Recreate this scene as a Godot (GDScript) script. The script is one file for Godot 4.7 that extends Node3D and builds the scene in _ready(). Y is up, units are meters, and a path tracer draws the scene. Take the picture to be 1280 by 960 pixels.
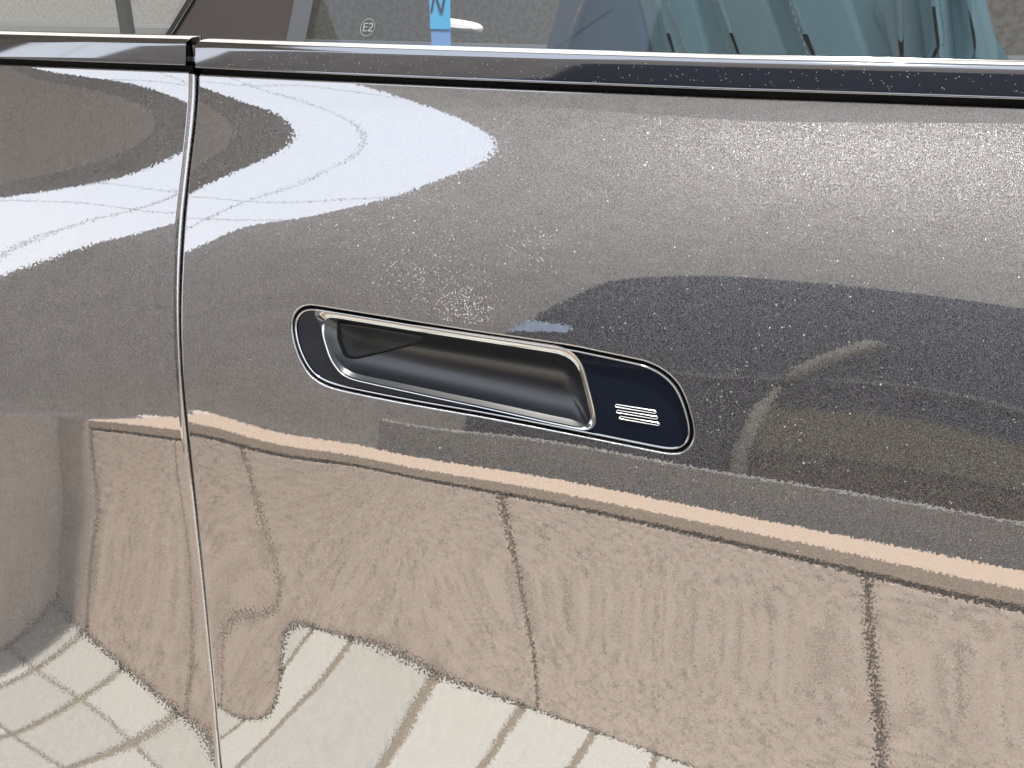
extends Node3D
# A car door seen close up: the camera looks at the flank of a dark metallic car whose paint mirrors the place behind the camera.
# Metres, y up, x towards the front of the car, z out of the flank.

# ---- shape of the two door skins: knots (m) and departures (mm) from the common section, joined by natural cubic splines
const KFX := [-0.54, -0.5, -0.46, -0.42, -0.37, -0.31, -0.22, -0.08, 0.06, 0.2]
const KFY := [0.38, 0.46, 0.52, 0.58, 0.64, 0.71, 0.79, 0.87, 0.94, 0.99, 1.03, 1.055, 1.08]
const KRX := [-0.95, -0.85, -0.75, -0.66, -0.57, -0.49, -0.43]
const KRY := [0.2, 0.32, 0.42, 0.5, 0.58, 0.68, 0.78, 0.87, 0.94, 0.99, 1.03, 1.055, 1.08]
const CF := [
	[35.06, 29.18, 23.25, 17.53, 11.26, 5.07, -2.29, -9.39, -9.78, -5.17],
	[16.64, 11.46, 6.36, 1.55, -3.90, -8.82, -14.51, -20.11, -19.41, -13.80],
	[3.61, -0.99, -4.27, -8.68, -15.16, -19.41, -23.20, -27.65, -26.52, -19.78],
	[-6.37, -10.44, -14.25, -18.03, -22.76, -27.21, -31.45, -33.63, -33.79, -24.99],
	[-12.33, -16.05, -20.60, -24.12, -27.15, -31.90, -36.88, -39.50, -40.72, -30.40],
	[-13.39, -17.37, -21.89, -25.77, -29.29, -33.19, -40.15, -45.35, -47.40, -37.69],
	[-11.85, -15.67, -20.06, -24.40, -28.36, -31.25, -39.23, -46.16, -49.35, -39.45],
	[-13.31, -16.20, -19.97, -24.76, -29.33, -32.58, -40.05, -47.38, -50.51, -40.87],
	[-14.55, -17.00, -19.45, -22.61, -26.63, -31.07, -38.08, -45.39, -48.15, -42.02],
	[-10.48, -12.54, -15.54, -18.78, -22.42, -27.00, -34.28, -42.31, -45.73, -41.39],
	[-2.32, -5.15, -8.17, -11.20, -15.10, -19.63, -27.05, -39.10, -43.39, -40.39],
	[4.17, 1.27, -1.79, -5.11, -9.08, -13.46, -21.38, -36.74, -41.82, -39.56],
	[10.85, 7.92, 4.43, 0.79, -2.92, -7.30, -16.01, -34.08, -40.29, -38.54],
]
const CR := [
	[100.04, 93.99, 87.86, 81.57, 74.82, 68.66, 64.14],
	[79.48, 72.82, 65.60, 58.36, 49.75, 42.76, 38.13],
	[63.85, 56.18, 47.63, 37.93, 27.98, 20.55, 15.99],
	[53.01, 44.49, 33.47, 22.61, 11.38, 1.81, -4.46],
	[44.66, 35.31, 22.98, 11.12, -1.02, -12.00, -19.09],
	[38.38, 29.40, 18.79, 6.27, -7.32, -19.42, -29.34],
	[36.34, 27.70, 19.29, 9.14, -3.87, -16.39, -28.27],
	[37.59, 28.07, 16.27, 4.87, -6.15, -16.43, -25.71],
	[41.40, 31.07, 17.20, 4.49, -6.28, -15.61, -24.81],
	[45.87, 35.84, 22.25, 9.83, -1.46, -11.50, -18.73],
	[50.59, 41.03, 29.97, 17.63, 6.26, -3.36, -11.04],
	[53.89, 44.82, 35.80, 24.13, 12.60, 3.00, -4.90],
	[57.29, 48.87, 41.79, 31.31, 19.09, 9.52, 1.70],
]
const SECTION_Y := [0.25, 0.5, 0.6, 0.7, 0.8, 0.85, 0.9, 0.94, 0.97, 1.02, 1.05, 1.075, 1.2]
const SECTION_TILT := [3.0, 5.0, 7.0, 9.0, 11.5, 14.0, 17.5, 22.0, 28.5, 36.0, 33.0, 26.0, 14.0]
const SEAM := [[0.2, -0.412], [0.488, -0.458], [0.602, -0.476], [0.675, -0.4835], [0.747, -0.4875], [0.827, -0.495], [0.865, -0.4995], [0.937, -0.504], [1.007, -0.507], [1.065, -0.5125]]
const CAR_AT := Vector3(-0.3, 0, -0.85)

var sec_z := PackedFloat64Array()
var sec_t := PackedFloat64Array()
var front: DoorSkin
var rear: DoorSkin
var rng := RandomNumberGenerator.new()
var taken := {}

# ------------------------------------------------------------------ shape of the door skins
class DoorSkin:
	var kx: Array
	var ky: Array
	var c: Array
	var host
	var mx: Array
	var mc: Array
	var sx: Array

	static func matrix(k: Array) -> Array:
		var n := k.size()
		var a := []
		for i in n:
			var row := PackedFloat64Array()
			row.resize(2 * n)
			if i == 0 or i == n - 1:
				row[i] = 1.0
			else:
				var h0: float = k[i] - k[i - 1]
				var h1: float = k[i + 1] - k[i]
				row[i - 1] = h0 / 6
				row[i] = (h0 + h1) / 3
				row[i + 1] = h1 / 6
				row[n + i - 1] = 1 / h0
				row[n + i] = -1 / h0 - 1 / h1
				row[n + i + 1] = 1 / h1
			a.append(row)
		for i in n:
			var p: float = a[i][i]
			for j in 2 * n:
				a[i][j] /= p
			for r in n:
				if r != i and a[r][i] != 0.0:
					var f: float = a[r][i]
					for j in 2 * n:
						a[r][j] -= f * a[i][j]
		var out := []
		for i in n:
			out.append(a[i].slice(n))
		return out

	static func spline(k: Array, v: PackedFloat64Array, m: PackedFloat64Array, x: float) -> Vector2:
		var n := k.size()
		var xc := clampf(x, k[0], k[n - 1])
		var i := 0
		while i < n - 2 and xc > k[i + 1]:
			i += 1
		var h: float = k[i + 1] - k[i]
		var a: float = (k[i + 1] - xc) / h
		var b := 1.0 - a
		var d := (v[i + 1] - v[i]) / h - (3 * a * a - 1) * h / 6 * m[i] + (3 * b * b - 1) * h / 6 * m[i + 1]
		var s := a * v[i] + b * v[i + 1] + ((a * a * a - a) * m[i] + (b * b * b - b) * m[i + 1]) * h * h / 6
		return Vector2(s + (x - xc) * d, d)

	func _init(x, y, rows, h) -> void:
		kx = x
		ky = y
		host = h
		mx = matrix(kx)
		var my := matrix(ky)
		for j in kx.size():
			var col := PackedFloat64Array()
			for i in ky.size():
				col.append(rows[i][j] * 0.001)
			c.append(col)
			var m := PackedFloat64Array()
			for i in ky.size():
				var s := 0.0
				for q in ky.size():
					s += my[i][q] * col[q]
				m.append(s)
			mc.append(m)

	func at(x: float, y: float) -> Vector3:  # (z, dz/dx, dz/dy)
		var n := kx.size()
		var v := PackedFloat64Array()
		var d := PackedFloat64Array()
		for j in n:
			var q := spline(ky, c[j], mc[j], y)
			v.append(q.x)
			d.append(q.y)
		var mv := PackedFloat64Array()
		var md := PackedFloat64Array()
		for i in n:
			var s := 0.0
			var t := 0.0
			var row: PackedFloat64Array = mx[i]
			for j in n:
				s += row[j] * v[j]
				t += row[j] * d[j]
			mv.append(s)
			md.append(t)
		var a := spline(kx, v, mv, x)
		var b := spline(kx, d, md, x)
		var f := clampf((y - 0.2) / 0.0005, 0, 2099.999)
		var i := int(f)
		var w := f - i
		var z: float = lerpf(host.sec_z[i], host.sec_z[i + 1], w) - (x + 0.2) * (x + 0.2) / 12.0
		var t: float = lerpf(host.sec_t[i], host.sec_t[i + 1], w)
		return Vector3(z + a.x, -(x + 0.2) / 6.0 + a.y, b.x - t)

	func point(x: float, y: float, off := 0.0) -> Vector3:
		var q := at(x, y)
		return Vector3(x, y, q.x) + Vector3(-q.y, -q.z, 1).normalized() * off

	func normal(x: float, y: float) -> Vector3:
		var q := at(x, y)
		return Vector3(-q.y, -q.z, 1).normalized()


func table(t: Array, x: float) -> float:
	for i in range(1, t.size()):
		if x <= t[i][0] or i == t.size() - 1:
			return lerpf(t[i - 1][1], t[i][1], (x - t[i - 1][0]) / (t[i][0] - t[i - 1][0]))
	return t[0][1]


func seam(y: float) -> float:  # the rounded line between the doors
	return (table(SEAM, y - 0.03) + table(SEAM, y - 0.015) + table(SEAM, y) + table(SEAM, y + 0.015) + table(SEAM, y + 0.03)) / 5


func make_section() -> void:
	var t := PackedFloat64Array()
	for i in 2101:
		var y := 0.2 + 0.0005 * i
		var k := 0
		while k < SECTION_Y.size() - 2 and y > SECTION_Y[k + 1]:
			k += 1
		t.append(tan(deg_to_rad(lerpf(SECTION_TILT[k], SECTION_TILT[k + 1], clampf((y - SECTION_Y[k]) / (SECTION_Y[k + 1] - SECTION_Y[k]), 0, 1)))))
	var sum := PackedFloat64Array([0.0])
	for i in 2181:
		sum.append(sum[i] + t[clampi(i - 40, 0, 2100)])
	for i in 2101:
		sec_t.append((sum[i + 80] - sum[i]) / 80)
	sec_z.append(0.0)
	for i in range(1, 2101):
		sec_z.append(sec_z[i - 1] - (sec_t[i] + sec_t[i - 1]) * 0.00025)
	var mid := sec_z[1360]
	for i in 2101:
		sec_z[i] -= mid

# ------------------------------------------------------------------ mesh helpers
class Grid:  # a mesh with its own normals, metres as uv
	var v := PackedVector3Array()
	var n := PackedVector3Array()
	var uv := PackedVector2Array()
	var ix := PackedInt32Array()

	func add(p: Vector3, q: Vector3, t := Vector2.ZERO) -> int:
		v.append(p)
		n.append(q)
		uv.append(t)
		return v.size() - 1

	func quad(a: int, b: int, c: int, d: int) -> void:  # wound to agree with the normals
		for t in [[a, b, c], [a, c, d]]:
			var f := (v[t[1]] - v[t[0]]).cross(v[t[2]] - v[t[0]])
			if f.dot(n[t[0]] + n[t[1]] + n[t[2]]) > 0:
				ix.append_array(PackedInt32Array([t[0], t[2], t[1]]))
			else:
				ix.append_array(PackedInt32Array([t[0], t[1], t[2]]))

	func strip(rows: Array, closed := false) -> void:
		for i in rows.size() - 1:
			var m: int = rows[i].size()
			for j in (m if closed else m - 1):
				var k := (j + 1) % m
				quad(rows[i][j], rows[i][k], rows[i + 1][k], rows[i + 1][j])

	func mesh() -> ArrayMesh:
		var a := []
		a.resize(Mesh.ARRAY_MAX)
		a[Mesh.ARRAY_VERTEX] = v
		a[Mesh.ARRAY_NORMAL] = n
		a[Mesh.ARRAY_TEX_UV] = uv
		a[Mesh.ARRAY_INDEX] = ix
		var m := ArrayMesh.new()
		m.add_surface_from_arrays(Mesh.PRIMITIVE_TRIANGLES, a)
		return m


func loft(rows: Array, closed := false, smooth := true) -> ArrayMesh:  # rows of points joined into one smooth skin
	var st := SurfaceTool.new()
	st.begin(Mesh.PRIMITIVE_TRIANGLES)
	st.set_smooth_group(0 if smooth else -1)
	for i in rows.size() - 1:
		var m: int = rows[i].size()
		for j in (m if closed else m - 1):
			var k := (j + 1) % m
			for q in [rows[i][j], rows[i][k], rows[i + 1][k], rows[i][j], rows[i + 1][k], rows[i + 1][j]]:
				st.set_uv(Vector2(q.x, q.y))
				st.add_vertex(q)
	st.generate_normals()
	return st.commit()


func box(size: Vector3, bevel := 0.004) -> ArrayMesh:  # a box with chamfered edges, base centre at the origin
	var st := SurfaceTool.new()
	st.begin(Mesh.PRIMITIVE_TRIANGLES)
	st.set_smooth_group(-1)
	var h := size / 2
	var b := minf(bevel, minf(h.x, minf(h.y, h.z)) * 0.5)
	var up := Vector3(0, h.y, 0)
	var put := func(pts: Array):
		var f: Vector3 = (pts[1] - pts[0]).cross(pts[2] - pts[0])
		var mid := Vector3.ZERO
		for p in pts:
			mid += p
		if f.dot(mid) > 0:
			pts.reverse()
		for k in range(1, pts.size() - 1):
			for q in [pts[0], pts[k], pts[k + 1]]:
				st.add_vertex(q + up)
	for ax in 3:
		var u := (ax + 1) % 3
		var w := (ax + 2) % 3
		for s in [-1, 1]:
			var face := []
			for e in [[-1, -1], [1, -1], [1, 1], [-1, 1]]:
				var p := Vector3.ZERO
				p[ax] = s * h[ax]
				p[u] = e[0] * (h[u] - b)
				p[w] = e[1] * (h[w] - b)
				face.append(p)
			put.call(face)
			for s2 in [-1, 1]:
				var ed := []
				for e in [[0, -1], [0, 1], [1, 1], [1, -1]]:
					var p := Vector3.ZERO
					p[ax] = s * (h[ax] - (b if e[0] else 0.0))
					p[u] = s2 * (h[u] - (0.0 if e[0] else b))
					p[w] = e[1] * (h[w] - b)
					ed.append(p)
				put.call(ed)
	for sx in [-1, 1]:
		for sy in [-1, 1]:
			for sz in [-1, 1]:
				put.call([Vector3(sx * h.x, sy * (h.y - b), sz * (h.z - b)), Vector3(sx * (h.x - b), sy * h.y, sz * (h.z - b)), Vector3(sx * (h.x - b), sy * (h.y - b), sz * h.z)])
	st.generate_normals()
	return st.commit()


func prism(pts: Array, z0: float, z1: float, bevel := 0.0) -> ArrayMesh:  # a flat outline (x, y) given thickness from z0 (back) to z1 (front), front edge chamfered
	var poly := PackedVector2Array(pts)
	if Geometry2D.is_polygon_clockwise(poly):
		poly.reverse()
	var inner := poly
	if bevel > 0:
		var o := Geometry2D.offset_polygon(poly, -bevel, Geometry2D.JOIN_MITER)
		if o.size() == 1 and o[0].size() == poly.size():
			inner = o[0]
			var best := 0
			for k in inner.size():
				if inner[k].distance_to(poly[0]) < inner[best].distance_to(poly[0]):
					best = k
			inner = inner.slice(best) + inner.slice(0, best)
		else:
			bevel = 0.0
	var st := SurfaceTool.new()
	st.begin(Mesh.PRIMITIVE_TRIANGLES)
	st.set_smooth_group(-1)
	var n := poly.size()
	for j in n:
		var k := (j + 1) % n
		var ring := [[Vector3(poly[j].x, poly[j].y, z0), Vector3(poly[k].x, poly[k].y, z0)], [Vector3(poly[j].x, poly[j].y, z1 - bevel), Vector3(poly[k].x, poly[k].y, z1 - bevel)]]
		if bevel > 0:
			ring.append([Vector3(inner[j].x, inner[j].y, z1), Vector3(inner[k].x, inner[k].y, z1)])
		for i in ring.size() - 1:
			for q in [ring[i][0], ring[i + 1][1], ring[i][1], ring[i][0], ring[i + 1][0], ring[i + 1][1]]:
				st.add_vertex(q)
	for side in [[inner, z1, true], [poly, z0, false]]:
		var tri := Geometry2D.triangulate_polygon(side[0])
		for i in range(0, tri.size(), 3):
			var t := [tri[i], tri[i + 1], tri[i + 2]]
			var a: Vector2 = side[0][t[1]] - side[0][t[0]]
			var b: Vector2 = side[0][t[2]] - side[0][t[0]]
			if (a.cross(b) > 0) == side[2]:
				t.reverse()
			for q in t:
				st.add_vertex(Vector3(side[0][q].x, side[0][q].y, side[1]))
	st.generate_normals()
	return st.commit()


func tube(pts: Array, r: float, sides := 8) -> ArrayMesh:
	var rows := []
	for i in pts.size():
		var d: Vector3 = (pts[mini(i + 1, pts.size() - 1)] - pts[maxi(i - 1, 0)]).normalized()
		var a := d.cross(Vector3.UP if absf(d.y) < 0.9 else Vector3.RIGHT).normalized()
		var b := a.cross(d)
		var row := []
		for k in sides:
			row.append(pts[i] + (a * cos(TAU * k / sides) + b * sin(TAU * k / sides)) * r)
		rows.append(row)
	return loft(rows, true)


func pillow(pts: Array, z0: float, high: float, wide: float) -> ArrayMesh:  # a stuffed pad: the outline rises in a round shoulder to a flat middle
	var edge := closed_curve(pts.map(func(p): return Vector2(p[0], p[1])), 72, 0.006)
	var mid := Vector2.ZERO
	for p in edge:
		mid += p / edge.size()
	var rows := []
	for s in 8:
		var t := s / 7.0
		var row := []
		for p in inset(edge, wide * t):
			row.append(Vector3(p.x, p.y, z0 + high * sqrt(1 - (1 - t) * (1 - t))))
		rows.append(row)
	for s in [0.5, 0.03]:
		var row := []
		for p in rows[7]:
			row.append(Vector3(lerpf(mid.x, p.x, s), lerpf(mid.y, p.y, s), p.z + high * 0.15))
		rows.append(row)
	return loft(rows, true)


func closed_curve(pts: Array, n: int, soft := 0.004) -> PackedVector2Array:  # a loop through the points with its corners softened over about SOFT metres, n even steps
	var total := 0.0
	for k in pts.size():
		total += pts[k].distance_to(pts[(k + 1) % pts.size()])
	var out := PackedVector2Array()
	var i := 0
	var at := 0.0
	var m := 800
	for k in m:
		var want := total * k / m
		while at + pts[i % pts.size()].distance_to(pts[(i + 1) % pts.size()]) < want and i < pts.size():
			at += pts[i % pts.size()].distance_to(pts[(i + 1) % pts.size()])
			i += 1
		var step: float = pts[i % pts.size()].distance_to(pts[(i + 1) % pts.size()])
		out.append(pts[i % pts.size()].lerp(pts[(i + 1) % pts.size()], clampf((want - at) / maxf(step, 1e-9), 0, 1)))
	for it in int(2.0 * pow(soft / (total / m), 2)):
		var next := out.duplicate()
		for k in m:
			next[k] = out[k] * 0.5 + (out[k - 1 if k else m - 1] + out[(k + 1) % m]) * 0.25
		out = next
	var thin := PackedVector2Array()
	for k in n:
		thin.append(out[k * m / n])
	return thin


func inset(loop: PackedVector2Array, d: float) -> PackedVector2Array:  # towards the inside of a clockwise or anticlockwise loop
	var s := 1.0 if Geometry2D.is_polygon_clockwise(loop) else -1.0
	var out := PackedVector2Array()
	var n := loop.size()
	for i in n:
		var t := (loop[(i + 1) % n] - loop[(i + n - 1) % n]).normalized()
		out.append(loop[i] + Vector2(t.y, -t.x) * d * s)
	return out


func nearest(loop: PackedVector2Array, p: Vector2) -> Vector2:
	var best := loop[0]
	for i in loop.size():
		var q := Geometry2D.get_closest_point_to_segment(p, loop[i], loop[(i + 1) % loop.size()])
		if q.distance_squared_to(p) < best.distance_squared_to(p):
			best = q
	return best


func ring(outer: PackedVector2Array, inner: PackedVector2Array, off0: float, off1: float, bulge: float, steps := 6, match_near := true) -> ArrayMesh:  # a band on the front door skin between two loops
	var rows := []
	var mates := PackedVector2Array()
	for p in outer:
		mates.append(nearest(inner, p) if match_near else inner[mates.size()])
	for s in steps + 1:
		var t := float(s) / steps
		var row := []
		for i in outer.size():
			var p := outer[i].lerp(mates[i], t)
			row.append(front.point(p.x, p.y, lerpf(off0, off1, t) + bulge * sin(PI * t)))
		rows.append(row)
	return loft(rows, true)

# ------------------------------------------------------------------ objects
func numbered(called: String) -> String:
	var k: int = taken.get(called, 0)
	taken[called] = k + 1
	return called if k == 0 else "%s_%03d" % [called, k]


func thing(called: String, label: String, category: String, where := Vector3.ZERO, group := "") -> Node3D:
	var o := Node3D.new()
	o.name = numbered(called)
	add_child(o)
	o.position = where
	tag(o, label, category, group)
	return o


func tag(o: Node3D, label: String, category: String, group := "") -> void:
	o.set_meta("label", label)
	o.set_meta("category", category)
	if group:
		o.set_meta("group", group)


func put(called: String, mesh: Mesh, m: Material, parent: Node = self, where := Vector3.ZERO) -> MeshInstance3D:
	var o := MeshInstance3D.new()
	o.name = numbered(called) if parent == self else called
	o.mesh = mesh
	o.material_override = m
	o.position = where
	parent.add_child(o, true)
	return o


func piece(called: String, mesh: Mesh, m: Material, parent: Node3D) -> MeshInstance3D:  # a part whose mesh is given in world places
	return put(called, mesh, m, parent, -parent.position)

# ------------------------------------------------------------------ materials
func plain(c: Color, rough := 0.6, metal := 0.0) -> StandardMaterial3D:
	var m := StandardMaterial3D.new()
	m.albedo_color = c.linear_to_srgb()
	m.roughness = rough
	m.metallic = metal
	return m


func noise(freq: float, type := FastNoiseLite.TYPE_SIMPLEX, octaves := 3, sd := 1) -> FastNoiseLite:
	var f := FastNoiseLite.new()
	f.noise_type = type
	f.frequency = freq
	f.fractal_octaves = octaves
	f.seed = sd
	return f


func mottled(stops: Array, f: FastNoiseLite, size := 512, normalize := true) -> NoiseTexture2D:
	var g := Gradient.new()
	g.offsets = PackedFloat32Array(stops.map(func(s): return s[0]))
	g.colors = PackedColorArray(stops.map(func(s): return s[1].linear_to_srgb()))
	var t := NoiseTexture2D.new()
	t.noise = f
	t.width = size
	t.height = size
	t.seamless = true
	t.normalize = normalize
	t.color_ramp = g
	return t


func stone(stops: Array, f: FastNoiseLite, scale: float, rough: float, relief := 0.0) -> StandardMaterial3D:  # mottled stuff laid in space, scale in repeats per metre
	var m := StandardMaterial3D.new()
	m.albedo_texture = mottled(stops, f)
	m.uv1_triplanar = true
	m.uv1_world_triplanar = true
	m.uv1_scale = Vector3.ONE * scale
	m.roughness = rough
	if relief > 0:
		m.heightmap_enabled = true
		m.heightmap_texture = m.albedo_texture
		m.heightmap_scale = relief
	return m


func car_paint() -> StandardMaterial3D:
	# Clear lacquer over metal flakes: most of the surface mirrors, the flakes lie at small random angles. 0.1 mm a texel.
	var w := 1024
	var peel_x := noise(0.033, FastNoiseLite.TYPE_SIMPLEX_SMOOTH, 2, 11).get_seamless_image(w, w, false, false, 0.1, false).get_data()
	var peel_y := noise(0.033, FastNoiseLite.TYPE_SIMPLEX_SMOOTH, 2, 12).get_seamless_image(w, w, false, false, 0.1, false).get_data()
	var nrm := PackedFloat32Array()
	nrm.resize(w * w * 4)
	var alb := PackedByteArray()
	alb.resize(w * w * 3)
	var rgh := PackedByteArray()
	rgh.resize(w * w)
	rng.seed = 5
	var flake := false
	for i in w * w:
		var sx := (peel_x[i] - 128) / 128.0 * PEEL
		var sy := (peel_y[i] - 128) / 128.0 * PEEL
		var a := MIRROR
		var r := 5
		if rng.randf() < FLAKES:
			sx += rng.randfn(0, FLAKE_TILT)
			sy += rng.randfn(0, FLAKE_TILT)
			a = 205 + (rng.randi() & 31)
			r = 112
		var k := 1.0 / sqrt(1 + sx * sx + sy * sy) * 0.5
		nrm[i * 4] = sx * k + 0.5
		nrm[i * 4 + 1] = sy * k + 0.5
		nrm[i * 4 + 2] = k + 0.5
		nrm[i * 4 + 3] = 1.0
		alb[i * 3] = a
		alb[i * 3 + 1] = a - 2
		alb[i * 3 + 2] = a - 3
		rgh[i] = r
	for s in 800:  # a few larger flakes that sparkle
		var x0 := rng.randi() % (w - 3)
		var y0 := rng.randi() % (w - 3)
		var tx := rng.randfn(0, 0.2)
		var ty := rng.randfn(0, 0.2)
		var k := 1.0 / sqrt(1 + tx * tx + ty * ty) * 0.5
		for q in 4:
			var i := (y0 + q / 2) * w + x0 + q % 2
			nrm[i * 4] = tx * k + 0.5
			nrm[i * 4 + 1] = ty * k + 0.5
			nrm[i * 4 + 2] = k + 0.5
			alb[i * 3] = 240
			alb[i * 3 + 1] = 240
			alb[i * 3 + 2] = 238
			rgh[i] = 80
	var m := StandardMaterial3D.new()
	m.metallic = 1.0
	m.roughness = 1.0
	m.albedo_texture = ImageTexture.create_from_image(Image.create_from_data(w, w, false, Image.FORMAT_RGB8, alb))
	m.roughness_texture = ImageTexture.create_from_image(Image.create_from_data(w, w, false, Image.FORMAT_L8, rgh))
	m.normal_enabled = true
	m.normal_texture = ImageTexture.create_from_image(Image.create_from_data(w, w, false, Image.FORMAT_RGBAF, nrm.to_byte_array()))
	m.uv1_scale = Vector3.ONE * (1.0 / 0.1024)
	m.texture_filter = BaseMaterial3D.TEXTURE_FILTER_NEAREST
	return m

const PEEL := 0.0032
const FLAKES := 0.135
const FLAKE_TILT := 0.115
const MIRROR := 173  # sRGB byte

# ------------------------------------------------------------------ the car
func door_skin(skin: DoorSkin, xs: Array, ys: Array, top: Callable, follow: Callable, rect: Rect2, hole: PackedVector2Array, roll_left: bool, roll_right: bool) -> ArrayMesh:
	var g := Grid.new()
	var rows := []
	for y in ys:
		var row := PackedInt32Array()
		for x in xs:
			var px: float = follow.call(x, y)
			var py: float = y if y < 1.0 else 1.0 + (y - 1.0) * (top.call(px) - 1.0) / 0.055
			row.append(vert(g, skin, px, py))
		rows.append(row)
	var cut := rect.size.x > 0
	var loop := PackedInt32Array()
	var c0 := 0
	var c1 := 0
	var r0 := 0
	var r1 := 0
	if cut:
		for j in xs.size():
			if absf(xs[j] - rect.position.x) < 1e-5:
				c0 = j
			if absf(xs[j] - rect.end.x) < 1e-5:
				c1 = j
		for i in ys.size():
			if absf(ys[i] - rect.position.y) < 1e-5:
				r0 = i
			if absf(ys[i] - rect.end.y) < 1e-5:
				r1 = i
	for i in ys.size() - 1:
		for j in xs.size() - 1:
			if cut and i >= r0 and i < r1 and j >= c0 and j < c1:
				continue
			g.quad(rows[i][j], rows[i][j + 1], rows[i + 1][j + 1], rows[i + 1][j])
	if cut:
		for j in range(c0, c1):
			loop.append(rows[r0][j])
		for i in range(r0, r1):
			loop.append(rows[i][c1])
		for j in range(c1, c0, -1):
			loop.append(rows[r1][j])
		for i in range(r1, r0, -1):
			loop.append(rows[i][c0])
		# from the rectangle in to the opening for the handle
		var start := []
		var goal := []
		for k in loop:
			var p := Vector2(g.v[k].x, g.v[k].y)
			start.append(p)
			goal.append(nearest(hole, p))
		for it in 6:  # even out the steps round the opening
			var even := goal.duplicate()
			for k in goal.size():
				even[k] = nearest(hole, (goal[k - 1] + goal[(k + 1) % goal.size()]) * 0.5)
			goal = even
		var rings := [loop]
		for s in range(1, 9):
			var t := 1.0 - pow(1.0 - s / 8.0, 1.5)
			var row := PackedInt32Array()
			for k in loop.size():
				var p: Vector2 = start[k].lerp(goal[k], t)
				row.append(vert(g, skin, p.x, p.y))
			rings.append(row)
		g.strip(rings, true)
		var inward := []
		for k in goal.size():
			var t: Vector2 = (goal[(k + 1) % goal.size()] - goal[k - 1]).normalized()
			inward.append(Vector3(-t.y, t.x, 0))
		roll(g, rings[-1], inward, 0.0016, 0.007, true)
	var n := ys.size() - 1
	var up := []
	for j in xs.size():
		up.append(Vector3.UP)
	roll(g, rows[n], up, 0.0022, 0.006, false)
	for side in 2:
		if [roll_left, roll_right][side]:
			var col := PackedInt32Array()
			var away := []
			for i in ys.size():
				col.append(rows[i][0 if side == 0 else -1])
				away.append(Vector3.LEFT if side == 0 else Vector3.RIGHT)
			roll(g, col, away, 0.0025 if side == 0 else 0.0045, 0.012, false)
	return g.mesh()


func vert(g: Grid, skin: DoorSkin, x: float, y: float) -> int:
	var q: Vector3 = skin.at(x, y)
	return g.add(Vector3(x, y, q.x), Vector3(-q.y, -q.z, 1).normalized(), Vector2(x, -y))


func roll(g: Grid, edge: PackedInt32Array, away: Array, r: float, deep: float, closed: bool) -> void:  # the hemmed edge of a panel
	var rows := [edge]
	for s in range(1, 8):
		var a := PI / 2 * minf(s, 6) / 6
		var row := PackedInt32Array()
		for k in edge.size():
			var n := g.n[edge[k]]
			var t: Vector3 = (away[k] - n * n.dot(away[k])).normalized()
			var p: Vector3 = g.v[edge[k]] + t * r * sin(a) - n * r * (1 - cos(a))
			if s == 7:
				p -= n * deep
			row.append(g.add(p, (n * cos(a) + t * sin(a)).normalized(), g.uv[edge[k]] + Vector2(p.x - g.v[edge[k]].x, g.v[edge[k]].y - p.y + (p.z - g.v[edge[k]].z))))
		rows.append(row)
	g.strip(rows, closed)


func span(a: float, b: float, step: float) -> Array:
	var out := []
	var n := roundi((b - a) / step)
	for i in n + 1:
		out.append(snappedf(a + (b - a) * i / n, 0.00001))
	return out


func front_top(x: float) -> float:
	return 1.0545 - 0.0095 * (x + 0.25) + 0.008 * maxf(x + 0.1, 0.0)


func rear_top(x: float) -> float:
	return 1.0593 - 0.005 * (x + 0.6)


func belt_z(x: float, is_front: bool) -> float:
	if is_front:
		var u := minf(x, 0.2) + 0.25
		return -0.109 - 0.088 * u - 0.091 * u * u + 0.302 * u * u * u - 0.04 * maxf(x - 0.2, 0.0)
	var v := maxf(x, -0.95) + 0.6
	return -0.087 - 0.064 * v - 0.17 * v * v + 0.05 * minf(x + 0.95, 0.0)


func sweep(xs: Array, profile: Array, is_front: bool) -> ArrayMesh:  # a section (up, out) in mm run along the top edge of a door
	var rows := []
	for q in profile:
		var row := []
		for x in xs:
			row.append(Vector3(x, (front_top(x) if is_front else rear_top(x)) + q[0] * 0.001, belt_z(x, is_front) + q[1] * 0.001))
		rows.append(row)
	return loft(rows)


func belt(x: float, is_front: bool, up: float, out: float) -> Vector3:
	return Vector3(x, (front_top(x) if is_front else rear_top(x)) + up * 0.001, belt_z(x, is_front) + out * 0.001)


func moulding_profile(fall := 3.4) -> Array:  # (up, out) in mm: the polished face and the roll over its upper edge
	var p := [[6.2, -10.0], [6.2, 2.4], [6.4, 2.9], [7.0, 3.1], [7.5, 2.8], [7.7, 2.4]]
	for k in 9:  # the face, slightly crowned
		var t := k / 8.0
		p.append([7.9 + 13.5 * t, 2.4 - fall * t + 0.3 * (t - t * t)])
	for k in range(1, 9):  # rolls over to the top
		var a := deg_to_rad(17.0 + 58.0 * k / 8.0)
		p.append([21.4 + 6.0 * (sin(a) - sin(deg_to_rad(17.0))), 2.4 - fall - 6.0 * (cos(deg_to_rad(17.0)) - cos(a))])
	return p


func glass(tint: Color) -> StandardMaterial3D:
	var m := StandardMaterial3D.new()
	m.transparency = BaseMaterial3D.TRANSPARENCY_ALPHA
	m.albedo_color = tint
	m.roughness = 0.02
	return m

func front_follow(x: float, y: float) -> float:
	var e := lerpf(0.1, -0.418, smoothstep(0.68, 0.8, y))
	return x + clampf((e - x) / (e + 0.5), 0, 1) * (seam(y) + 0.0031 + 0.5)


func rear_follow(x: float, y: float) -> float:
	return x + clampf((x + 0.95) / 0.45, 0, 1) * (seam(y) - 0.0051 + 0.5)


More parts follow.
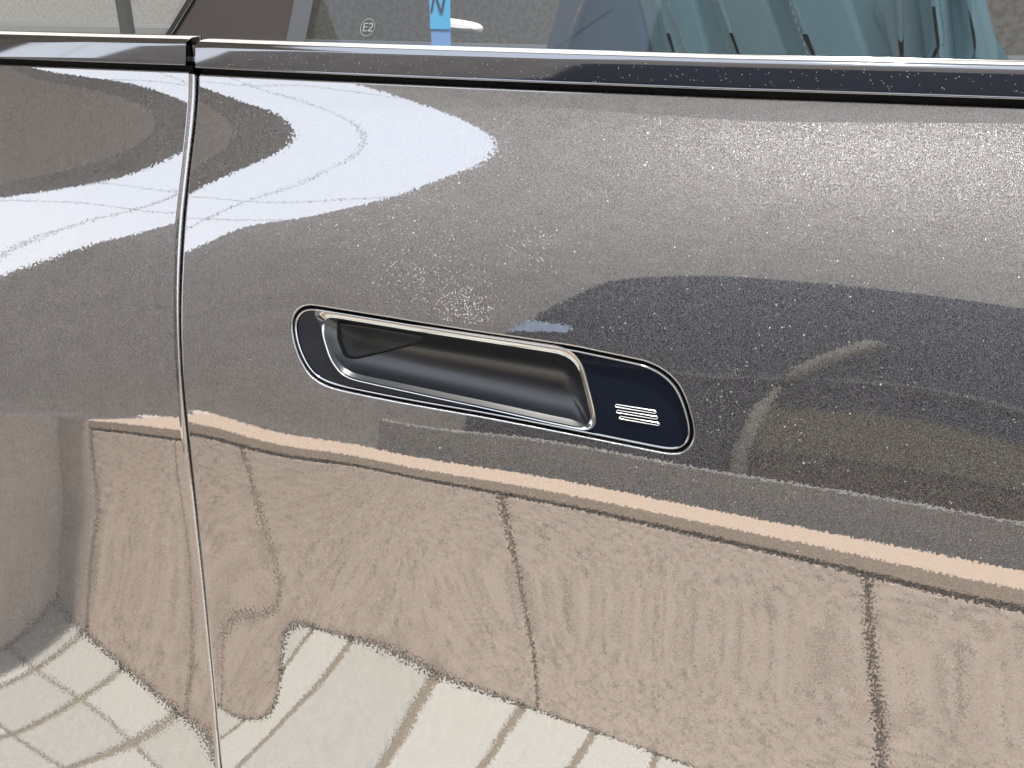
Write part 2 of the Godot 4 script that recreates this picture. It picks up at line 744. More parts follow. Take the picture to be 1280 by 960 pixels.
func loop_of(pts: Array) -> Array:
	return pts.map(func(p): return Vector2(p[0], p[1]))


func _ready() -> void:
	# ---------------- camera, sky, sun, exposure
	var cam := Camera3D.new()
	cam.name = "camera"
	add_child(cam)
	cam.position = Vector3(0, 1.12, 0.5)
	cam.rotation_degrees = Vector3(-24, 22, 0)
	cam.fov = 46.846
	cam.near = 0.02
	cam.far = 400.0
	cam.current = true
	var sky_stuff := ProceduralSkyMaterial.new()
	sky_stuff.sky_top_color = Color(0.85, 0.89, 0.95)
	sky_stuff.sky_horizon_color = Color(0.95, 0.96, 0.98)
	sky_stuff.sky_curve = 0.3
	sky_stuff.ground_horizon_color = Color(0.6, 0.58, 0.55)
	sky_stuff.ground_bottom_color = Color(0.4, 0.38, 0.36)
	sky_stuff.sun_angle_max = 1.0
	var env := Environment.new()
	env.background_mode = Environment.BG_SKY
	env.sky = Sky.new()
	env.sky.sky_material = sky_stuff
	env.background_energy_multiplier = 1.15
	env.tonemap_mode = Environment.TONE_MAPPER_LINEAR
	env.tonemap_exposure = 2.22
	env.sdfgi_enabled = true
	env.ssao_enabled = true
	env.ssil_enabled = true
	var we := WorldEnvironment.new()
	we.name = "world"
	we.environment = env
	add_child(we)
	var sun := DirectionalLight3D.new()
	sun.name = "sun"
	add_child(sun)
	sun.look_at_from_position(Vector3.ZERO, -Vector3(0.06, 0.97, -0.12), Vector3.RIGHT)
	sun.light_energy = 1.6
	sun.light_color = Color(1.0, 0.98, 0.95)
	sun.light_angular_distance = 0.5
	sun.shadow_enabled = true

	make_section()
	front = DoorSkin.new(KFX, KFY, CF, self)
	rear = DoorSkin.new(KRX, KRY, CR, self)
	ground()
	low_wall()
	far_side()
	car()


func ground() -> void:
	var soil := stone([[0.0, Color(0.2, 0.19, 0.17)], [1.0, Color(0.3, 0.285, 0.26)]], noise(0.02), 1.5, 0.9)
	var o := put("ground", box(Vector3(120, 0.2, 120), 0.01), soil, self, Vector3(0, -0.214, 0))
	o.set_meta("kind", "structure")
	var bed := put("paving", box(Vector3(6.0, 0.02, 2.4), 0.002), stone([[0.0, Color(0.12, 0.1, 0.07)], [1.0, Color(0.2, 0.17, 0.125)]], noise(0.05), 4.0, 0.95), self, Vector3(-0.9, -0.026, 0.399))
	bed.set_meta("kind", "structure")
	var mats := []
	var shapes := {}
	for k in 4:
		var d := 0.018 * (k - 1.5)
		mats.append(stone([[0.0, Color(0.265 + d, 0.265 + d, 0.248 + d)], [0.45, Color(0.325 + d, 0.325 + d, 0.305 + d)], [1.0, Color(0.385 + d, 0.385 + d, 0.365 + d)]], noise(0.03, FastNoiseLite.TYPE_SIMPLEX, 4, 20 + k), 3.0 + 0.3 * k, 0.85))
	rng.seed = 3
	for j in range(-12, 10):
		var cuts := [0.166, 0.463, 0.76, 1.057, 1.354, 1.6] if j < -3 else [0.2, 0.66, 1.13, 1.6]
		for i in cuts.size() - 1:
			var deep: float = cuts[i + 1] - cuts[i] - 0.016
			if not shapes.has(deep):
				shapes[deep] = box(Vector3(0.176, 0.03, deep), 0.003)
			var p := put("paver", shapes[deep], mats[rng.randi() % 4], bed, Vector3(-0.581 + 0.196 * (j + 0.5) + 0.9, -0.004 + rng.randf_range(-0.001, 0.001), (cuts[i] + cuts[i + 1]) / 2 - 0.399))
			p.rotation.y = rng.randf_range(-0.006, 0.006)


func low_wall() -> void:
	var t := thing("retaining_wall", "low pink granite panel wall with flat coping, mirrored in the lower half of the car doors", "wall", Vector3(0.5, 0, 1.9))
	var core := plain(Color(0.12, 0.11, 0.1), 0.9)
	piece("core", prism(loop_of([[-1.74, -0.1], [4.2, -0.1], [4.2, 0.47], [-1.74, 0.47]]), 1.63, 2.15), core, t)
	rng.seed = 8
	var granite := []
	for k in 3:
		var f := noise(0.06, FastNoiseLite.TYPE_CELLULAR, 2, 40 + k)
		f.cellular_return_type = FastNoiseLite.RETURN_CELL_VALUE
		f.domain_warp_enabled = true
		f.domain_warp_amplitude = 12.0
		f.domain_warp_frequency = 0.04
		granite.append(stone([[0.0, Color(0.25, 0.2, 0.165)], [0.26, Color(0.43, 0.35, 0.285)], [0.4, Color(0.64, 0.525, 0.435)], [0.75, Color(0.7, 0.58, 0.485)], [1.0, Color(0.8, 0.68, 0.58)]], f, 2.2 + 0.2 * k, 0.7))
	for g in granite:
		g.uv1_scale = Vector3(3.4, 6.5, 3.4)
	var cap := stone([[0.0, Color(0.32, 0.25, 0.19)], [0.5, Color(0.4, 0.315, 0.245)], [1.0, Color(0.47, 0.375, 0.3)]], noise(0.05, FastNoiseLite.TYPE_SIMPLEX, 4, 50), 2.5, 0.75)
	var joints := [-1.744, -1.347, -0.549, 0.249, 1.047, 1.845, 2.643, 3.441, 4.2]
	for i in joints.size() - 1:
		var w: float = joints[i + 1] - joints[i] - 0.007
		put("panel", box(Vector3(w, 0.453, 0.03), 0.003), granite[i % 3], t, Vector3((joints[i] + joints[i + 1]) / 2, 0.0, 1.615) - t.position)
	for c in [[-1.747, 0.83], [0.834, 2.5], [2.504, 4.2]]:
		put("coping", box(Vector3(c[1] - c[0], 0.06, 0.597), 0.005), cap, t, Vector3((c[0] + c[1]) / 2, 0.473, 1.8965) - t.position)
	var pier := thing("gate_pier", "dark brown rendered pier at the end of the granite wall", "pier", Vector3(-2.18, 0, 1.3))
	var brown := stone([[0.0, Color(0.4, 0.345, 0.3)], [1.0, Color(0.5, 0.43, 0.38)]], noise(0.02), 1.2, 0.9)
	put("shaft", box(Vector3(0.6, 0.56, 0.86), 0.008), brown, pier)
	put("painted_shade_block", box(Vector3(0.132, 0.534, 0.62), 0.004), brown, pier, Vector3(-1.815, 0, 1.9) - pier.position)  # brown tone stands in for shade on the last strip of granite wall


func far_side() -> void:
	# a grey kerb wall, a dark van, two buildings and a canopy: all behind the camera, seen in the paint
	var kerb := thing("concrete_barrier", "long plain grey concrete barrier behind the granite panel wall", "barrier", Vector3(1.0, 0, 2.7))
	put("block", box(Vector3(5.0, 0.77, 0.18), 0.01), stone([[0.0, Color(0.15, 0.145, 0.137)], [1.0, Color(0.21, 0.203, 0.193)]], noise(0.02), 1.0, 0.9), kerb)

	var navy := plain(Color(0.024, 0.029, 0.044), 0.3)
	var van := thing("van", "dark navy van parked behind the concrete barrier, mirrored beside the door handle", "van", Vector3(1.2, 0, 3.9))
	piece("body", prism(loop_of([[-0.96, 0.3], [-0.95, 1.4], [-0.84, 1.68], [-0.65, 2.16], [-0.5, 2.3], [-0.18, 2.44], [0.3, 2.5], [3.6, 2.5], [3.7, 2.3], [3.7, 0.3]]), 3.0, 4.8, 0.03), navy, van)
	var olive := plain(Color(0.075, 0.068, 0.045), 0.5)
	piece("lower_panel", prism(loop_of([[0.12, 0.95], [3.4, 0.95], [3.4, 1.22], [0.1, 1.19]]), 2.995, 3.005, 0.003), olive, van)
	piece("sill_panel", prism(loop_of([[0.1, 0.45], [3.4, 0.45], [3.4, 0.93], [0.12, 0.93]]), 2.995, 3.005, 0.003), plain(Color(0.045, 0.035, 0.028), 0.5), van)
	piece("trim_strip", prism(loop_of([[-0.9, 1.27], [3.6, 1.6], [3.6, 1.625], [-0.9, 1.29]]), 2.992, 3.004, 0.002), plain(Color(0.1, 0.105, 0.12), 0.4), van)
	var arc := []
	for q in [[0.4, 1.72], [0.21, 1.41], [0.11, 1.18], [0.06, 0.94], [0.06, 0.45]]:
		arc.append(Vector3(q[0], q[1], 3.0))
	piece("pillar_trim", tube(arc, 0.036, 10), plain(Color(0.15, 0.145, 0.125), 0.5), van)
	piece("windscreen_glint", prism(loop_of([[-0.93, 1.47], [-0.88, 1.58], [-0.72, 1.56], [-0.74, 1.5]]), 2.99, 3.01, 0.002), plain(Color(0.3, 0.4, 0.55), 0.3), van)  # sky glint on the sloping screen, put in as pale blue colour
	for x in [-0.2, 2.8]:
		var c := CylinderMesh.new()
		c.top_radius = 0.33
		c.bottom_radius = 0.33
		c.height = 0.22
		var wheel := put("wheel", c, plain(Color(0.02, 0.02, 0.02), 0.9), van, Vector3(x, 0.33, 3.1) - van.position)
		wheel.rotation_degrees.x = 90

	var dark_render := stone([[0.0, Color(0.228, 0.212, 0.2)], [1.0, Color(0.3, 0.28, 0.265)]], noise(0.01), 0.6, 0.9)
	var house := thing("house", "brown gabled house with a steep roof line, mirrored high on the doors", "house", Vector3(-4.0, 0, 6.5))
	piece("wall", prism(loop_of([[-7.4, 0], [-7.4, 0.1], [-1.3, 5.59], [-1.3, 0]]), 4.5, 8.5), dark_render, house)
	var tower := thing("apartment_block", "tall dark brown rendered block behind the van, mirrored on the right of the front door", "building", Vector3(2.5, 0, 6.5))
	piece("wall", prism(loop_of([[-1.3, 0], [-1.3, 10.5], [7.0, 10.5], [7.0, 0]]), 4.5, 9.0), dark_render, tower)
	put("roof", box(Vector3(8.5, 0.2, 4.7), 0.02), plain(Color(0.05, 0.05, 0.05), 0.8), tower, Vector3(2.85, 10.5, 6.75) - tower.position)

	var canopy := thing("carport_canopy", "flat carport canopy with dark edge beam, a dark tongue in the mirrored sky", "canopy", Vector3(-3.8, 0, -0.4))
	var slab := prism(loop_of([[-7.0, -4.92], [-1.62, -1.46], [-1.62, 3.0], [-7.0, 3.0]]), 2.8, 2.95)
	var o := piece("slab", slab, plain(Color(0.52, 0.475, 0.44), 0.8), canopy)
	o.rotation_degrees.x = -90
	o.position = Vector3.ZERO - canopy.position
	o.position.y = 0
	var beam := prism(loop_of([[-7.0, -5.16], [-1.62, -1.70], [-1.62, -1.46], [-7.0, -4.92]]), 2.797, 2.98)
	var b := piece("edge_beam", beam, plain(Color(0.3, 0.29, 0.29), 0.7), canopy)
	b.rotation_degrees.x = -90
	for x in [-6.6, -2.3]:
		put("post", box(Vector3(0.12, 2.8, 0.12), 0.01), plain(Color(0.09, 0.09, 0.095), 0.6), canopy, Vector3(x, 0, -2.6) - canopy.position)

	var wire := plain(Color(0.03, 0.03, 0.03), 0.7)
	var k := 0
	for w in [[Vector3(-11.0, 3.0, 6.2), Vector3(4.0, 7.3, 6.2), 0.25], [Vector3(-9.0, 5.0, 7.0), Vector3(4.0, 8.6, 7.0), 0.3], [Vector3(-7.6, 1.5, 6.0), Vector3(-2.2, 9.6, 6.0), 0.0]]:
		var pts := []
		for s in 25:
			var t := s / 24.0
			pts.append(w[0].lerp(w[1], t) - Vector3(0, w[2] * 4 * t * (1 - t), 0))
		tag(put("overhead_cable", tube(pts, 0.006, 6), wire), ["lowest thin overhead cable crossing the white patch of sky in the paint", "upper thin overhead cable crossing the white patch of sky in the paint", "steep guy cable rising across the white patch of sky in the paint"][k], "cable")
		k += 1


func car() -> void:
	var t := thing("car", "dark metallic grey car seen close up at the seam between its two right doors", "car", CAR_AT)
	var paint := car_paint()
	var black := plain(Color(0.004, 0.004, 0.005), 0.9)
	var gloss := plain(Color(0.007, 0.0095, 0.0165), 0.06)
	gloss.clearcoat_enabled = true
	gloss.clearcoat = 1.0
	gloss.clearcoat_roughness = 0.02
	var chrome := plain(Color(0.53, 0.525, 0.52), 0.06, 1.0)
	var smoked := plain(Color(0.28, 0.28, 0.29), 0.05, 1.0)

	# doors
	var outline := loop_of([[-0.3853, 0.9019], [-0.3944, 0.898], [-0.3991, 0.8902], [-0.3995, 0.8812], [-0.3964, 0.8701], [-0.3909, 0.8593], [-0.3827, 0.8488], [-0.3737, 0.8434], [-0.365, 0.8409], [-0.3516, 0.8395], [-0.2379, 0.8358], [-0.0999, 0.8293], [-0.0913, 0.831], [-0.0851, 0.8373], [-0.0837, 0.8463], [-0.087, 0.8559], [-0.0926, 0.8689], [-0.0996, 0.8791], [-0.11, 0.8864], [-0.1219, 0.8906], [-0.1286, 0.8912], [-0.175, 0.895], [-0.2441, 0.8971], [-0.312, 0.8998]])
	var hole := closed_curve(outline, 400)
	var xs: Array = span(-0.5, -0.415, 0.005) + span(-0.41, -0.065, 0.005) + span(-0.06, 0.2, 0.005) + span(0.22, 0.72, 0.02)
	var ys: Array = span(0.25, 0.79, 0.006) + [0.8] + span(0.81, 0.92, 0.005) + span(0.925, 1.055, 0.005)
	var fd := piece("front_door", door_skin(front, xs, ys, front_top, front_follow, Rect2(-0.415, 0.81, 0.35, 0.11), hole, true, true), paint, t)
	var rx: Array = span(-1.35, -0.95, 0.02) + span(-0.94, -0.5, 0.005)
	var ry: Array = span(0.22, 0.92, 0.006) + span(0.925, 1.055, 0.005)
	piece("rear_door", door_skin(rear, rx, ry, rear_top, rear_follow, Rect2(), hole, true, true), paint, t)
	# dark shut-lines behind the gaps
	var back := []
	for s in [-0.03, 0.03]:
		var row := []
		for i in 40:
			var y := 0.2 + 0.0222 * i
			row.append(Vector3(seam(y) + s, y, front.at(seam(y), y).x - 0.017))
		back.append(row)
	piece("door_jamb", loft(back), black, t)
	handle(fd, hole, gloss, chrome, smoked)
	dust(fd, t)

	var bright := plain(Color(0.8, 0.8, 0.8), 0.12, 1.0)
	var dusty := stone([[0.0, Color(0.16, 0.15, 0.135)], [0.5, Color(0.26, 0.245, 0.225)], [1.0, Color(0.5, 0.48, 0.45)]], noise(0.2, FastNoiseLite.TYPE_SIMPLEX, 2, 77), 12.0, 0.5)
	piece("sill", box(Vector3(2.1, 0.13, 0.3), 0.02), plain(Color(0.02, 0.02, 0.02), 0.5), t).position += Vector3(-0.32, 0.1, -0.11)
	# belt moulding, one length to each door
	for f in [true, false]:
		var x0 := -0.5105 if f else -1.36
		var x1 := 0.73 if f else -0.5165
		var line := span(x0, x1, 0.02)
		var m := piece("belt_moulding", sweep(line, moulding_profile(2.75 if f else 3.3), f), smoked, t)
		for e in [x0, x1]:
			var cap := []
			for q in moulding_profile(2.75 if f else 3.3):
				cap.append(Vector2(q[0], q[1]))
			var rows := [[], []]
			for q in cap:
				rows[0].append(belt(e, f, q.x, q.y))
				rows[1].append(belt(e, f, clampf(q.x, 6.5, 24.0), minf(q.y, -8.0)))
			put("end_cap", loft(rows), smoked, m)
		var p := moulding_profile(2.75 if f else 3.3)
		var e0: Array = p[-1]
		put("top_strip", sweep(line, [[e0[0] - 0.3, e0[1] - 0.2], [e0[0] + 0.9, e0[1] - 4.0], [e0[0] + 1.5, -18.0], [e0[0] - 4, -18.4]], f), dusty, m)
		put("rubber_seal", sweep(line, [[-4.0, -9.0], [-2.5, -5.0], [6.5, -5.0], [7.0, -9.0], [7.0, -26.0]], f), black, m)
		put("glass_seal", sweep(line, [[22.0, -18.3], [26.6, -18.6], [27.3, -19.4], [26.8, -20.6], [20.0, -21.0]], f), bright, m)
	windows(t, gloss, black)
	interior(t)


func handle(fd: Node3D, hole: PackedVector2Array, gloss: Material, chrome: Material, smoked: Material) -> void:
	var loop := closed_curve(Array(hole), 200)
	put("bezel", ring(inset(loop, 0.0034), inset(loop, 0.005), -0.0012, -0.0012, 0.001, 6, false), chrome, fd)
	put("bezel_gap", ring(inset(loop, 0.0002), inset(loop, 0.004), -0.006, -0.006, 0.0, 1, false), plain(Color(0.003, 0.003, 0.003), 0.9), fd)
	var fo := closed_curve(loop_of([[-0.3815, 0.8968], [-0.3755, 0.8972], [-0.3268, 0.8963], [-0.2684, 0.8951], [-0.21, 0.8938], [-0.1845, 0.893], [-0.1749, 0.8899], [-0.1672, 0.8826], [-0.159, 0.862], [-0.1526, 0.8448], [-0.1540, 0.8388], [-0.1602, 0.8372], [-0.19, 0.8391], [-0.2385, 0.8430], [-0.3, 0.8473], [-0.344, 0.8497], [-0.3543, 0.8526], [-0.3640, 0.8624], [-0.3718, 0.8801], [-0.3733, 0.888]]), 240)
	var fi := closed_curve(loop_of([[-0.3693, 0.8932], [-0.36, 0.8931], [-0.3268, 0.8922], [-0.2678, 0.8902], [-0.21, 0.8881], [-0.1838, 0.8872], [-0.1754, 0.8844], [-0.1696, 0.8785], [-0.162, 0.86], [-0.1572, 0.8461], [-0.1572, 0.8411], [-0.1616, 0.8388], [-0.19, 0.8404], [-0.2387, 0.8442], [-0.3, 0.8485], [-0.344, 0.8509], [-0.3535, 0.8537], [-0.3629, 0.8631], [-0.3707, 0.8806], [-0.3719, 0.8906]]), 240)
	put("handle_plate", ring(inset(loop, 0.0048), fo, -0.0022, -0.0022, 0.0, 8), gloss, fd)
	put("grip_frame", ring(fo, fi, -0.001, -0.0028, 0.0003, 8), chrome, fd)
	# the hollow behind the grip
	var cup := plain(Color(0.008, 0.0095, 0.013), 0.3)
	cup.metallic_specular = 0.75
	var ends := [Vector2(-0.345, 0.8735), Vector2(-0.185, 0.8635)]
	var hollow := func(f: float) -> float: return -0.0028 - 0.0175 * (1.0 - pow(1.0 - f, 2.2))
	var rows := []
	var mates := PackedVector2Array()
	for p in fo:
		mates.append(nearest(fi, p))
	for s in 17:
		var f := s / 16.0
		var row := []
		for p in mates:
			var q := p.lerp(Geometry2D.get_closest_point_to_segment(p, ends[0], ends[1]), f)
			row.append(front.point(q.x, q.y, hollow.call(f)))
		rows.append(row)
	put("grip_hollow", loft(rows, true), cup, fd)
	var pad := closed_curve(loop_of([[-0.3629, 0.8894], [-0.33, 0.8893], [-0.291, 0.888], [-0.2885, 0.8865], [-0.2935, 0.8825], [-0.32, 0.8735], [-0.3504, 0.8632], [-0.356, 0.8644], [-0.3615, 0.8765]]), 90, 0.003)
	var lay := func(p: Vector2, off: float) -> Vector3:  # a point laid on the hollow
		var e := nearest(fi, p).distance_to(p)
		var a := Geometry2D.get_closest_point_to_segment(p, ends[0], ends[1]).distance_to(p)
		return front.point(p.x, p.y, hollow.call(e / (e + a)) + off)
	var mid := Vector2(-0.338, 0.8795)
	var face := []
	var slot := [[], []]
	for s in 12:
		face.append([])
	for p in pad:
		slot[0].append(lay.call(mid + (p - mid) * 1.06, 0.0004))
		slot[1].append(lay.call(mid + (p - mid) * 0.97, 0.0004))
		face[0].append(lay.call(mid + (p - mid) * 0.975, 0.0002))
		face[1].append(lay.call(mid + (p - mid) * 0.965, 0.0012))
		for s in range(2, 12):
			face[s].append(lay.call(mid + (p - mid) * 0.955 * (1.0 - (s - 2) / 9.02), 0.0014))
	put("release_pad", loft(face, true), plain(Color(0.02, 0.022, 0.024), 0.45), fd)
	put("pad_gap", loft(slot, true), plain(Color(0.002, 0.002, 0.003), 0.8), fd)
	var steel := plain(Color(0.85, 0.84, 0.82), 0.2, 1.0)
	for q in [[-0.1404, 0.8573, -0.1138, 0.8567], [-0.1391, 0.8536, -0.1124, 0.853], [-0.1368, 0.8497, -0.1106, 0.8490]]:
		var a := Vector2(q[0], q[1])
		var b := Vector2(q[2], q[3])
		var bar := PackedVector2Array()
		for e in 2:
			for k in 9:
				var ang := (PI / 2 + PI * k / 8.0) + e * PI
				bar.append((a if e == 0 else b) + Vector2(cos(ang), sin(ang)) * 0.00125)
		var slim := inset(bar, 0.0008)
		put("sensor_bar", ring(bar, slim, -0.0021, -0.0021, 0.0005, 4, false), steel, fd)


func windows(t: Node3D, gloss: Material, black: Material) -> void:
	var lean := 0.53  # how far the glass leans in for each metre up
	var sheet := func(pts: Array, f: bool, off: float) -> ArrayMesh:  # (x, metres above the moulding) on the slope of the glass
		var poly := PackedVector2Array()
		for p in pts:
			poly.append(Vector2(p[0], p[1]))
		var st := SurfaceTool.new()
		st.begin(Mesh.PRIMITIVE_TRIANGLES)
		st.set_smooth_group(-1)
		var tri := Geometry2D.triangulate_polygon(poly)
		for i in range(0, tri.size(), 3):
			var v := []
			for q in 3:
				var p := poly[tri[i + q]]
				var at := belt(p.x, f, 22.0, -21.5)
				v.append(at + Vector3(0, p.y, -lean * p.y) + Vector3(0, lean, 1).normalized() * off)
			if (v[1] - v[0]).cross(v[2] - v[0]).z > 0:
				v.reverse()
			for q in v:
				st.add_vertex(q)
		st.generate_normals()
		return st.commit()
	var w := piece("front_window", sheet.call([[-0.425, 0], [0.7, 0], [0.6, 0.2], [0.2, 0.42], [-0.42, 0.42]], true, 0.0), glass(Color(0.05, 0.075, 0.07, 0.3)), t)
	piece("rear_window", sheet.call([[-1.3, 0], [-0.56, 0], [-0.5, 0.12], [-0.47, 0.42], [-1.0, 0.42]], false, 0.0), glass(Color(0.6, 0.62, 0.6, 0.1)), t)
	var pillar_skin := plain(Color(0.04, 0.035, 0.033), 0.55)
	pillar_skin.metallic_specular = 0.3
	var pillar := piece("pillar_cover", sheet.call([[-0.563, -0.01], [-0.436, -0.01], [-0.43, 0.42], [-0.475, 0.42], [-0.515, 0.1], [-0.537, 0.034]], true, 0.002), pillar_skin, t)
	put("edge_trim", sheet.call([[-0.567, -0.01], [-0.561, -0.01], [-0.535, 0.034], [-0.513, 0.1], [-0.519, 0.1], [-0.541, 0.034]], true, 0.004), black, pillar)
	put("glass_channel", sheet.call([[-0.438, -0.01], [-0.421, -0.01], [-0.416, 0.42], [-0.432, 0.42]], true, 0.005), plain(Color(0.06, 0.065, 0.07), 0.45), pillar)
	# things seen on the glass: a parking slip, the maker's etched mark
	var slip := put("parking_slip", sheet.call([[-0.318, 0.001], [-0.303, 0.001], [-0.314, 0.05], [-0.331, 0.05]], true, -0.003), plain(Color(0.14, 0.3, 0.6), 0.5), w)
	put("slip_top", sheet.call([[-0.3225, 0.017], [-0.3065, 0.017], [-0.314, 0.05], [-0.331, 0.05]], true, -0.0022), plain(Color(0.05, 0.42, 0.72), 0.5), slip)
	lettering("N", 0.014, belt(-0.3195, true, 55.0, -21.5), Color(0.01, 0.02, 0.05), slip, -0.0019)
	lettering("E2", 0.0065, belt(-0.372, true, 38.0, -21.5), Color(0.25, 0.28, 0.27), w)
	var halo := []
	for k in 25:
		var c := belt(-0.372, true, 38.0, -21.5) + Vector3(0, 0, -0.53 * 0.0158 + 0.0012)
		halo.append(c + Vector3(cos(TAU * k / 24), sin(TAU * k / 24), -0.53 * sin(TAU * k / 24)) * 0.006)
	put("etched_ring", tube(halo, 0.0002, 4), plain(Color(0.25, 0.28, 0.27), 0.8), w)
	slip.set_meta("label", "blue paper slip with a dark letter N behind the front window")


func interior(t: Node3D) -> void:
	var teal := plain(Color(0.36, 0.62, 0.7), 0.5)
	teal.uv1_triplanar = true
	teal.uv1_scale = Vector3.ONE * 30
	var trim := plain(Color(0.03, 0.04, 0.05), 0.7)
	var pale := plain(Color(0.6, 0.6, 0.58), 0.5)
	piece("roof", box(Vector3(2.6, 0.03, 1.0), 0.01), plain(Color(0.05, 0.05, 0.05), 0.4), t).position += Vector3(-0.5, 1.5, -0.85)
	piece("floor", box(Vector3(2.6, 0.03, 1.3), 0.01), trim, t).position += Vector3(-0.3, 0.3, -0.85)
	piece("far_door", box(Vector3(2.6, 0.7, 0.06), 0.02), trim, t).position += Vector3(-0.3, 0.3, -1.6)
	piece("far_sill", box(Vector3(1.2, 0.03, 0.05), 0.01), pale, t).position += Vector3(-2.45, 1.0, -1.6)
	var navy := plain(Color(0.13, 0.22, 0.33), 0.5)
	var seat := put("front_seat", prism(loop_of([[-0.33, 0.6], [-0.335, 1.06], [-0.27, 1.16], [0.02, 1.16], [0.1, 1.06], [0.1, 0.6]]), -0.75, -0.445, 0.02), teal, t, -t.position)
	var tones := [navy, teal, plain(Color(0.36, 0.58, 0.64), 0.6), teal, plain(Color(0.3, 0.5, 0.56), 0.55)]
	var k := 0
	for q in [[[-0.322, 0.9], [-0.328, 1.06], [-0.288, 1.15], [-0.252, 1.15], [-0.222, 1.06], [-0.2, 0.9]], [[-0.196, 0.9], [-0.218, 1.06], [-0.248, 1.15], [-0.196, 1.15], [-0.162, 1.06], [-0.13, 0.9]], [[-0.126, 0.9], [-0.158, 1.06], [-0.192, 1.15], [-0.132, 1.15], [-0.086, 1.06], [-0.06, 0.9]], [[-0.056, 0.9], [-0.082, 1.06], [-0.128, 1.15], [-0.06, 1.15], [-0.012, 1.06], [0.02, 0.9]], [[0.024, 0.9], [-0.004, 1.06], [-0.03, 1.1], [-0.012, 1.15], [0.012, 1.13], [0.034, 1.06], [0.05, 0.9]]]:
		put("cushion_panel", pillow(q, -0.464, 0.026, 0.013), tones[k], seat)
		k += 1
	for q in [[[0.012, 1.01], [0.03, 1.075], [0.006, 1.15], [0.03, 1.15], [0.05, 1.085], [0.068, 1.01]], [[0.054, 1.0], [0.056, 1.075], [0.034, 1.15], [0.052, 1.15], [0.088, 1.07], [0.1, 1.0]], [[0.14, 0.95], [0.128, 1.07], [0.1, 1.15], [0.16, 1.15], [0.2, 0.95]]]:
		put("quilted_fold", pillow(q, -0.462, 0.03, 0.012), teal, seat)
	for q in [[-0.232, 1.15, -0.146, 0.97], [-0.117, 1.15, -0.03, 0.97]]:  # rows of pale stitches
		var st := SurfaceTool.new()
		st.begin(Mesh.PRIMITIVE_TRIANGLES)
		var dash := box(Vector3(0.0016, 0.0048, 0.001), 0.0002)
		for s in 26:
			var w := (s + 0.5) / 26.0
			st.append_from(dash, 0, Transform3D(Basis(Vector3.BACK, atan2(q[2] - q[0], q[1] - q[3])), Vector3(lerpf(q[0], q[2], w), lerpf(q[1], q[3], w), -0.4335)))
		put("stitching", st.commit(), pale, seat)
	piece("seat_belt", prism(loop_of([[-0.352, 1.02], [-0.332, 1.02], [-0.285, 1.16], [-0.305, 1.16]]), -0.432, -0.43), plain(Color(0.25, 0.33, 0.42), 0.7), t)
	piece("headrest_post", prism(loop_of([[-0.93, 0.9], [-0.915, 0.9], [-0.912, 1.2], [-0.928, 1.2]]), -0.46, -0.45), plain(Color(0.05, 0.055, 0.06), 0.5), t)
	put("grab_handle", pillow([[-0.458, 1.088], [-0.44, 1.092], [-0.42, 1.091], [-0.419, 1.099], [-0.44, 1.102], [-0.46, 1.104]], -0.47, 0.012, 0.004), plain(Color(0.85, 0.85, 0.83), 0.4), t, Vector3(0.118, -0.004, 0.28) - t.position)
	var beyond := thing("boundary_wall", "pale rough rendered wall seen through the rear car window", "wall", Vector3(-4.75, 0, -3.1))
	put("render", box(Vector3(4.6, 2.6, 0.2), 0.01), stone([[0.0, Color(0.6, 0.58, 0.54)], [0.5, Color(0.76, 0.74, 0.7)], [1.0, Color(0.82, 0.8, 0.76)]], noise(0.05, FastNoiseLite.TYPE_SIMPLEX, 4, 61), 1.5, 0.9), beyond)
	var darker := thing("darkened_wall_copy", "darkened copy of the rough rendered wall behind the seat, dimming by the front glass put into its colour", "wall", Vector3(0.2, 0, -3.1))  # same wall as beyond the rear window, coloured darker to imitate dim glass
	put("render", box(Vector3(5.29, 2.5, 0.2), 0.01), stone([[0.0, Color(0.17, 0.162, 0.14)], [0.5, Color(0.23, 0.22, 0.193)], [1.0, Color(0.29, 0.28, 0.245)]], noise(0.05, FastNoiseLite.TYPE_SIMPLEX, 4, 62), 1.2, 0.9), darker)


func lettering(words: String, high: float, at: Vector3, c: Color, parent: Node3D, back := 0.0008) -> void:
	var txt := TextMesh.new()
	txt.text = words
	txt.font = SystemFont.new()
	txt.font.font_names = PackedStringArray(["Droid Sans"])
	txt.font_size = 64
	txt.pixel_size = high / 46.0
	txt.depth = 0.0003
	var o := put("lettering", txt, plain(c, 0.7), parent, at + Vector3(0, 0, -0.53 * (at.y - 1.0772) + back))
	o.rotation.x = -atan(0.53)


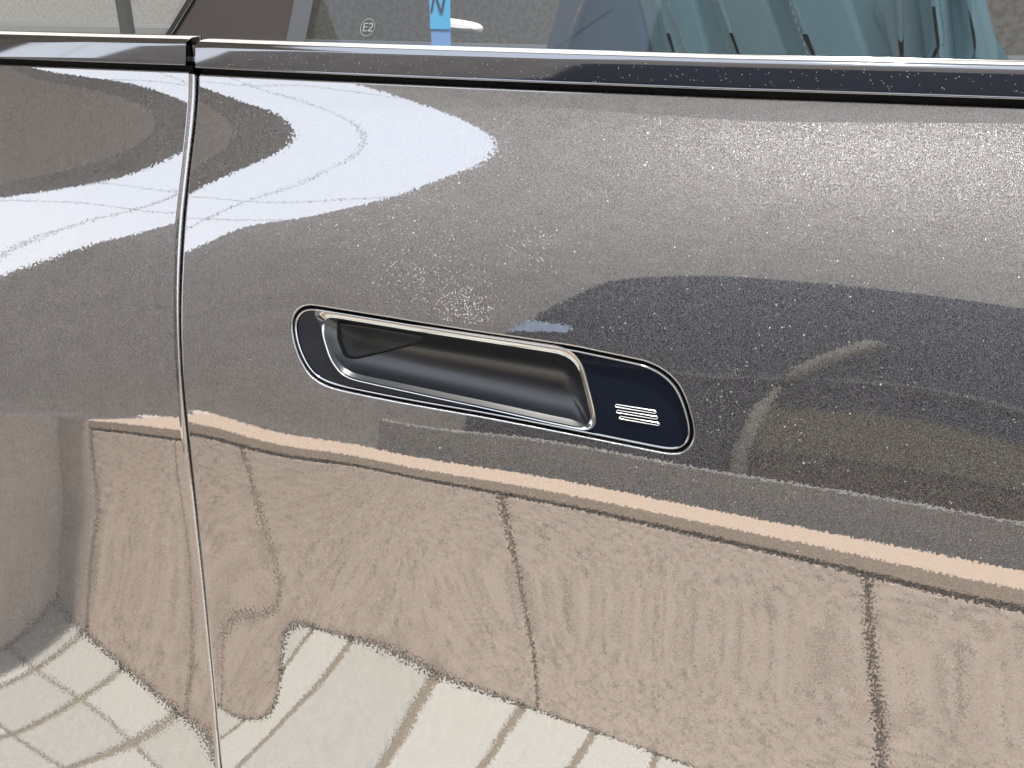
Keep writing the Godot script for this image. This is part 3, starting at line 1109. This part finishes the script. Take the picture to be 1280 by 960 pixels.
func dust(fd: Node3D, t: Node3D) -> void:  # specks of pale dust lying on the lacquer
	rng.seed = 21
	var speck := prism([Vector2(-1, -0.6), Vector2(0.2, -1), Vector2(1, 0.1), Vector2(0.4, 0.9), Vector2(-0.7, 0.8)], 0.0, 0.4)
	var mm := MultiMesh.new()
	mm.transform_format = MultiMesh.TRANSFORM_3D
	mm.mesh = speck
	var spots := []
	for c in [[-0.315, 0.965, 0.04, 200], [-0.285, 0.925, 0.022, 260], [-0.255, 0.912, 0.012, 220], [-0.21, 0.955, 0.012, 60], [-0.1, 0.93, 0.14, 260], [0.05, 0.9, 0.12, 220], [-0.42, 0.98, 0.05, 70], [-0.2, 1.0, 0.2, 220], [-0.09, 0.87, 0.03, 60]]:
		for k in c[3]:
			var x: float = c[0] + rng.randfn(0, c[2])
			var y: float = c[1] + rng.randfn(0, c[2] * 0.6)
			if x > seam(y) + 0.01 and x < 0.6 and y < 1.045 and not (y < 0.9025 - 0.04 * (x + 0.39) * 0.3 and y > 0.825 and x > -0.405 and x < -0.08):
				var s := rng.randf_range(0.00018, 0.00042) * (1.5 if rng.randf() < 0.08 else 1.0)
				var n := front.normal(x, y)
				var a := n.cross(Vector3.UP).normalized().rotated(n, rng.randf() * TAU)
				spots.append(Transform3D(Basis(a * s, n.cross(a) * s, n * s), front.point(x, y, 0.00002)))
	for k in 260:  # and on the belt moulding
		var u := rng.randf()
		var s := rng.randf_range(0.00014, 0.0003)
		spots.append(Transform3D(Basis(Vector3(s, 0, 0), Vector3(0, s, -0.2 * s), Vector3(0, 0.2 * s, s)).rotated(Vector3.BACK, 0.0), belt(rng.randf_range(-0.48, 0.18), true, 8.2 + 12.8 * u, 2.46 - 2.75 * u + 0.3 * (u - u * u))))
	mm.instance_count = spots.size()
	for k in spots.size():
		mm.set_instance_transform(k, spots[k])
	var o := MultiMeshInstance3D.new()
	o.name = "dust"
	o.multimesh = mm
	o.material_override = plain(Color(0.55, 0.52, 0.47), 0.7)
	o.set_meta("kind", "stuff")
	fd.add_child(o, true)
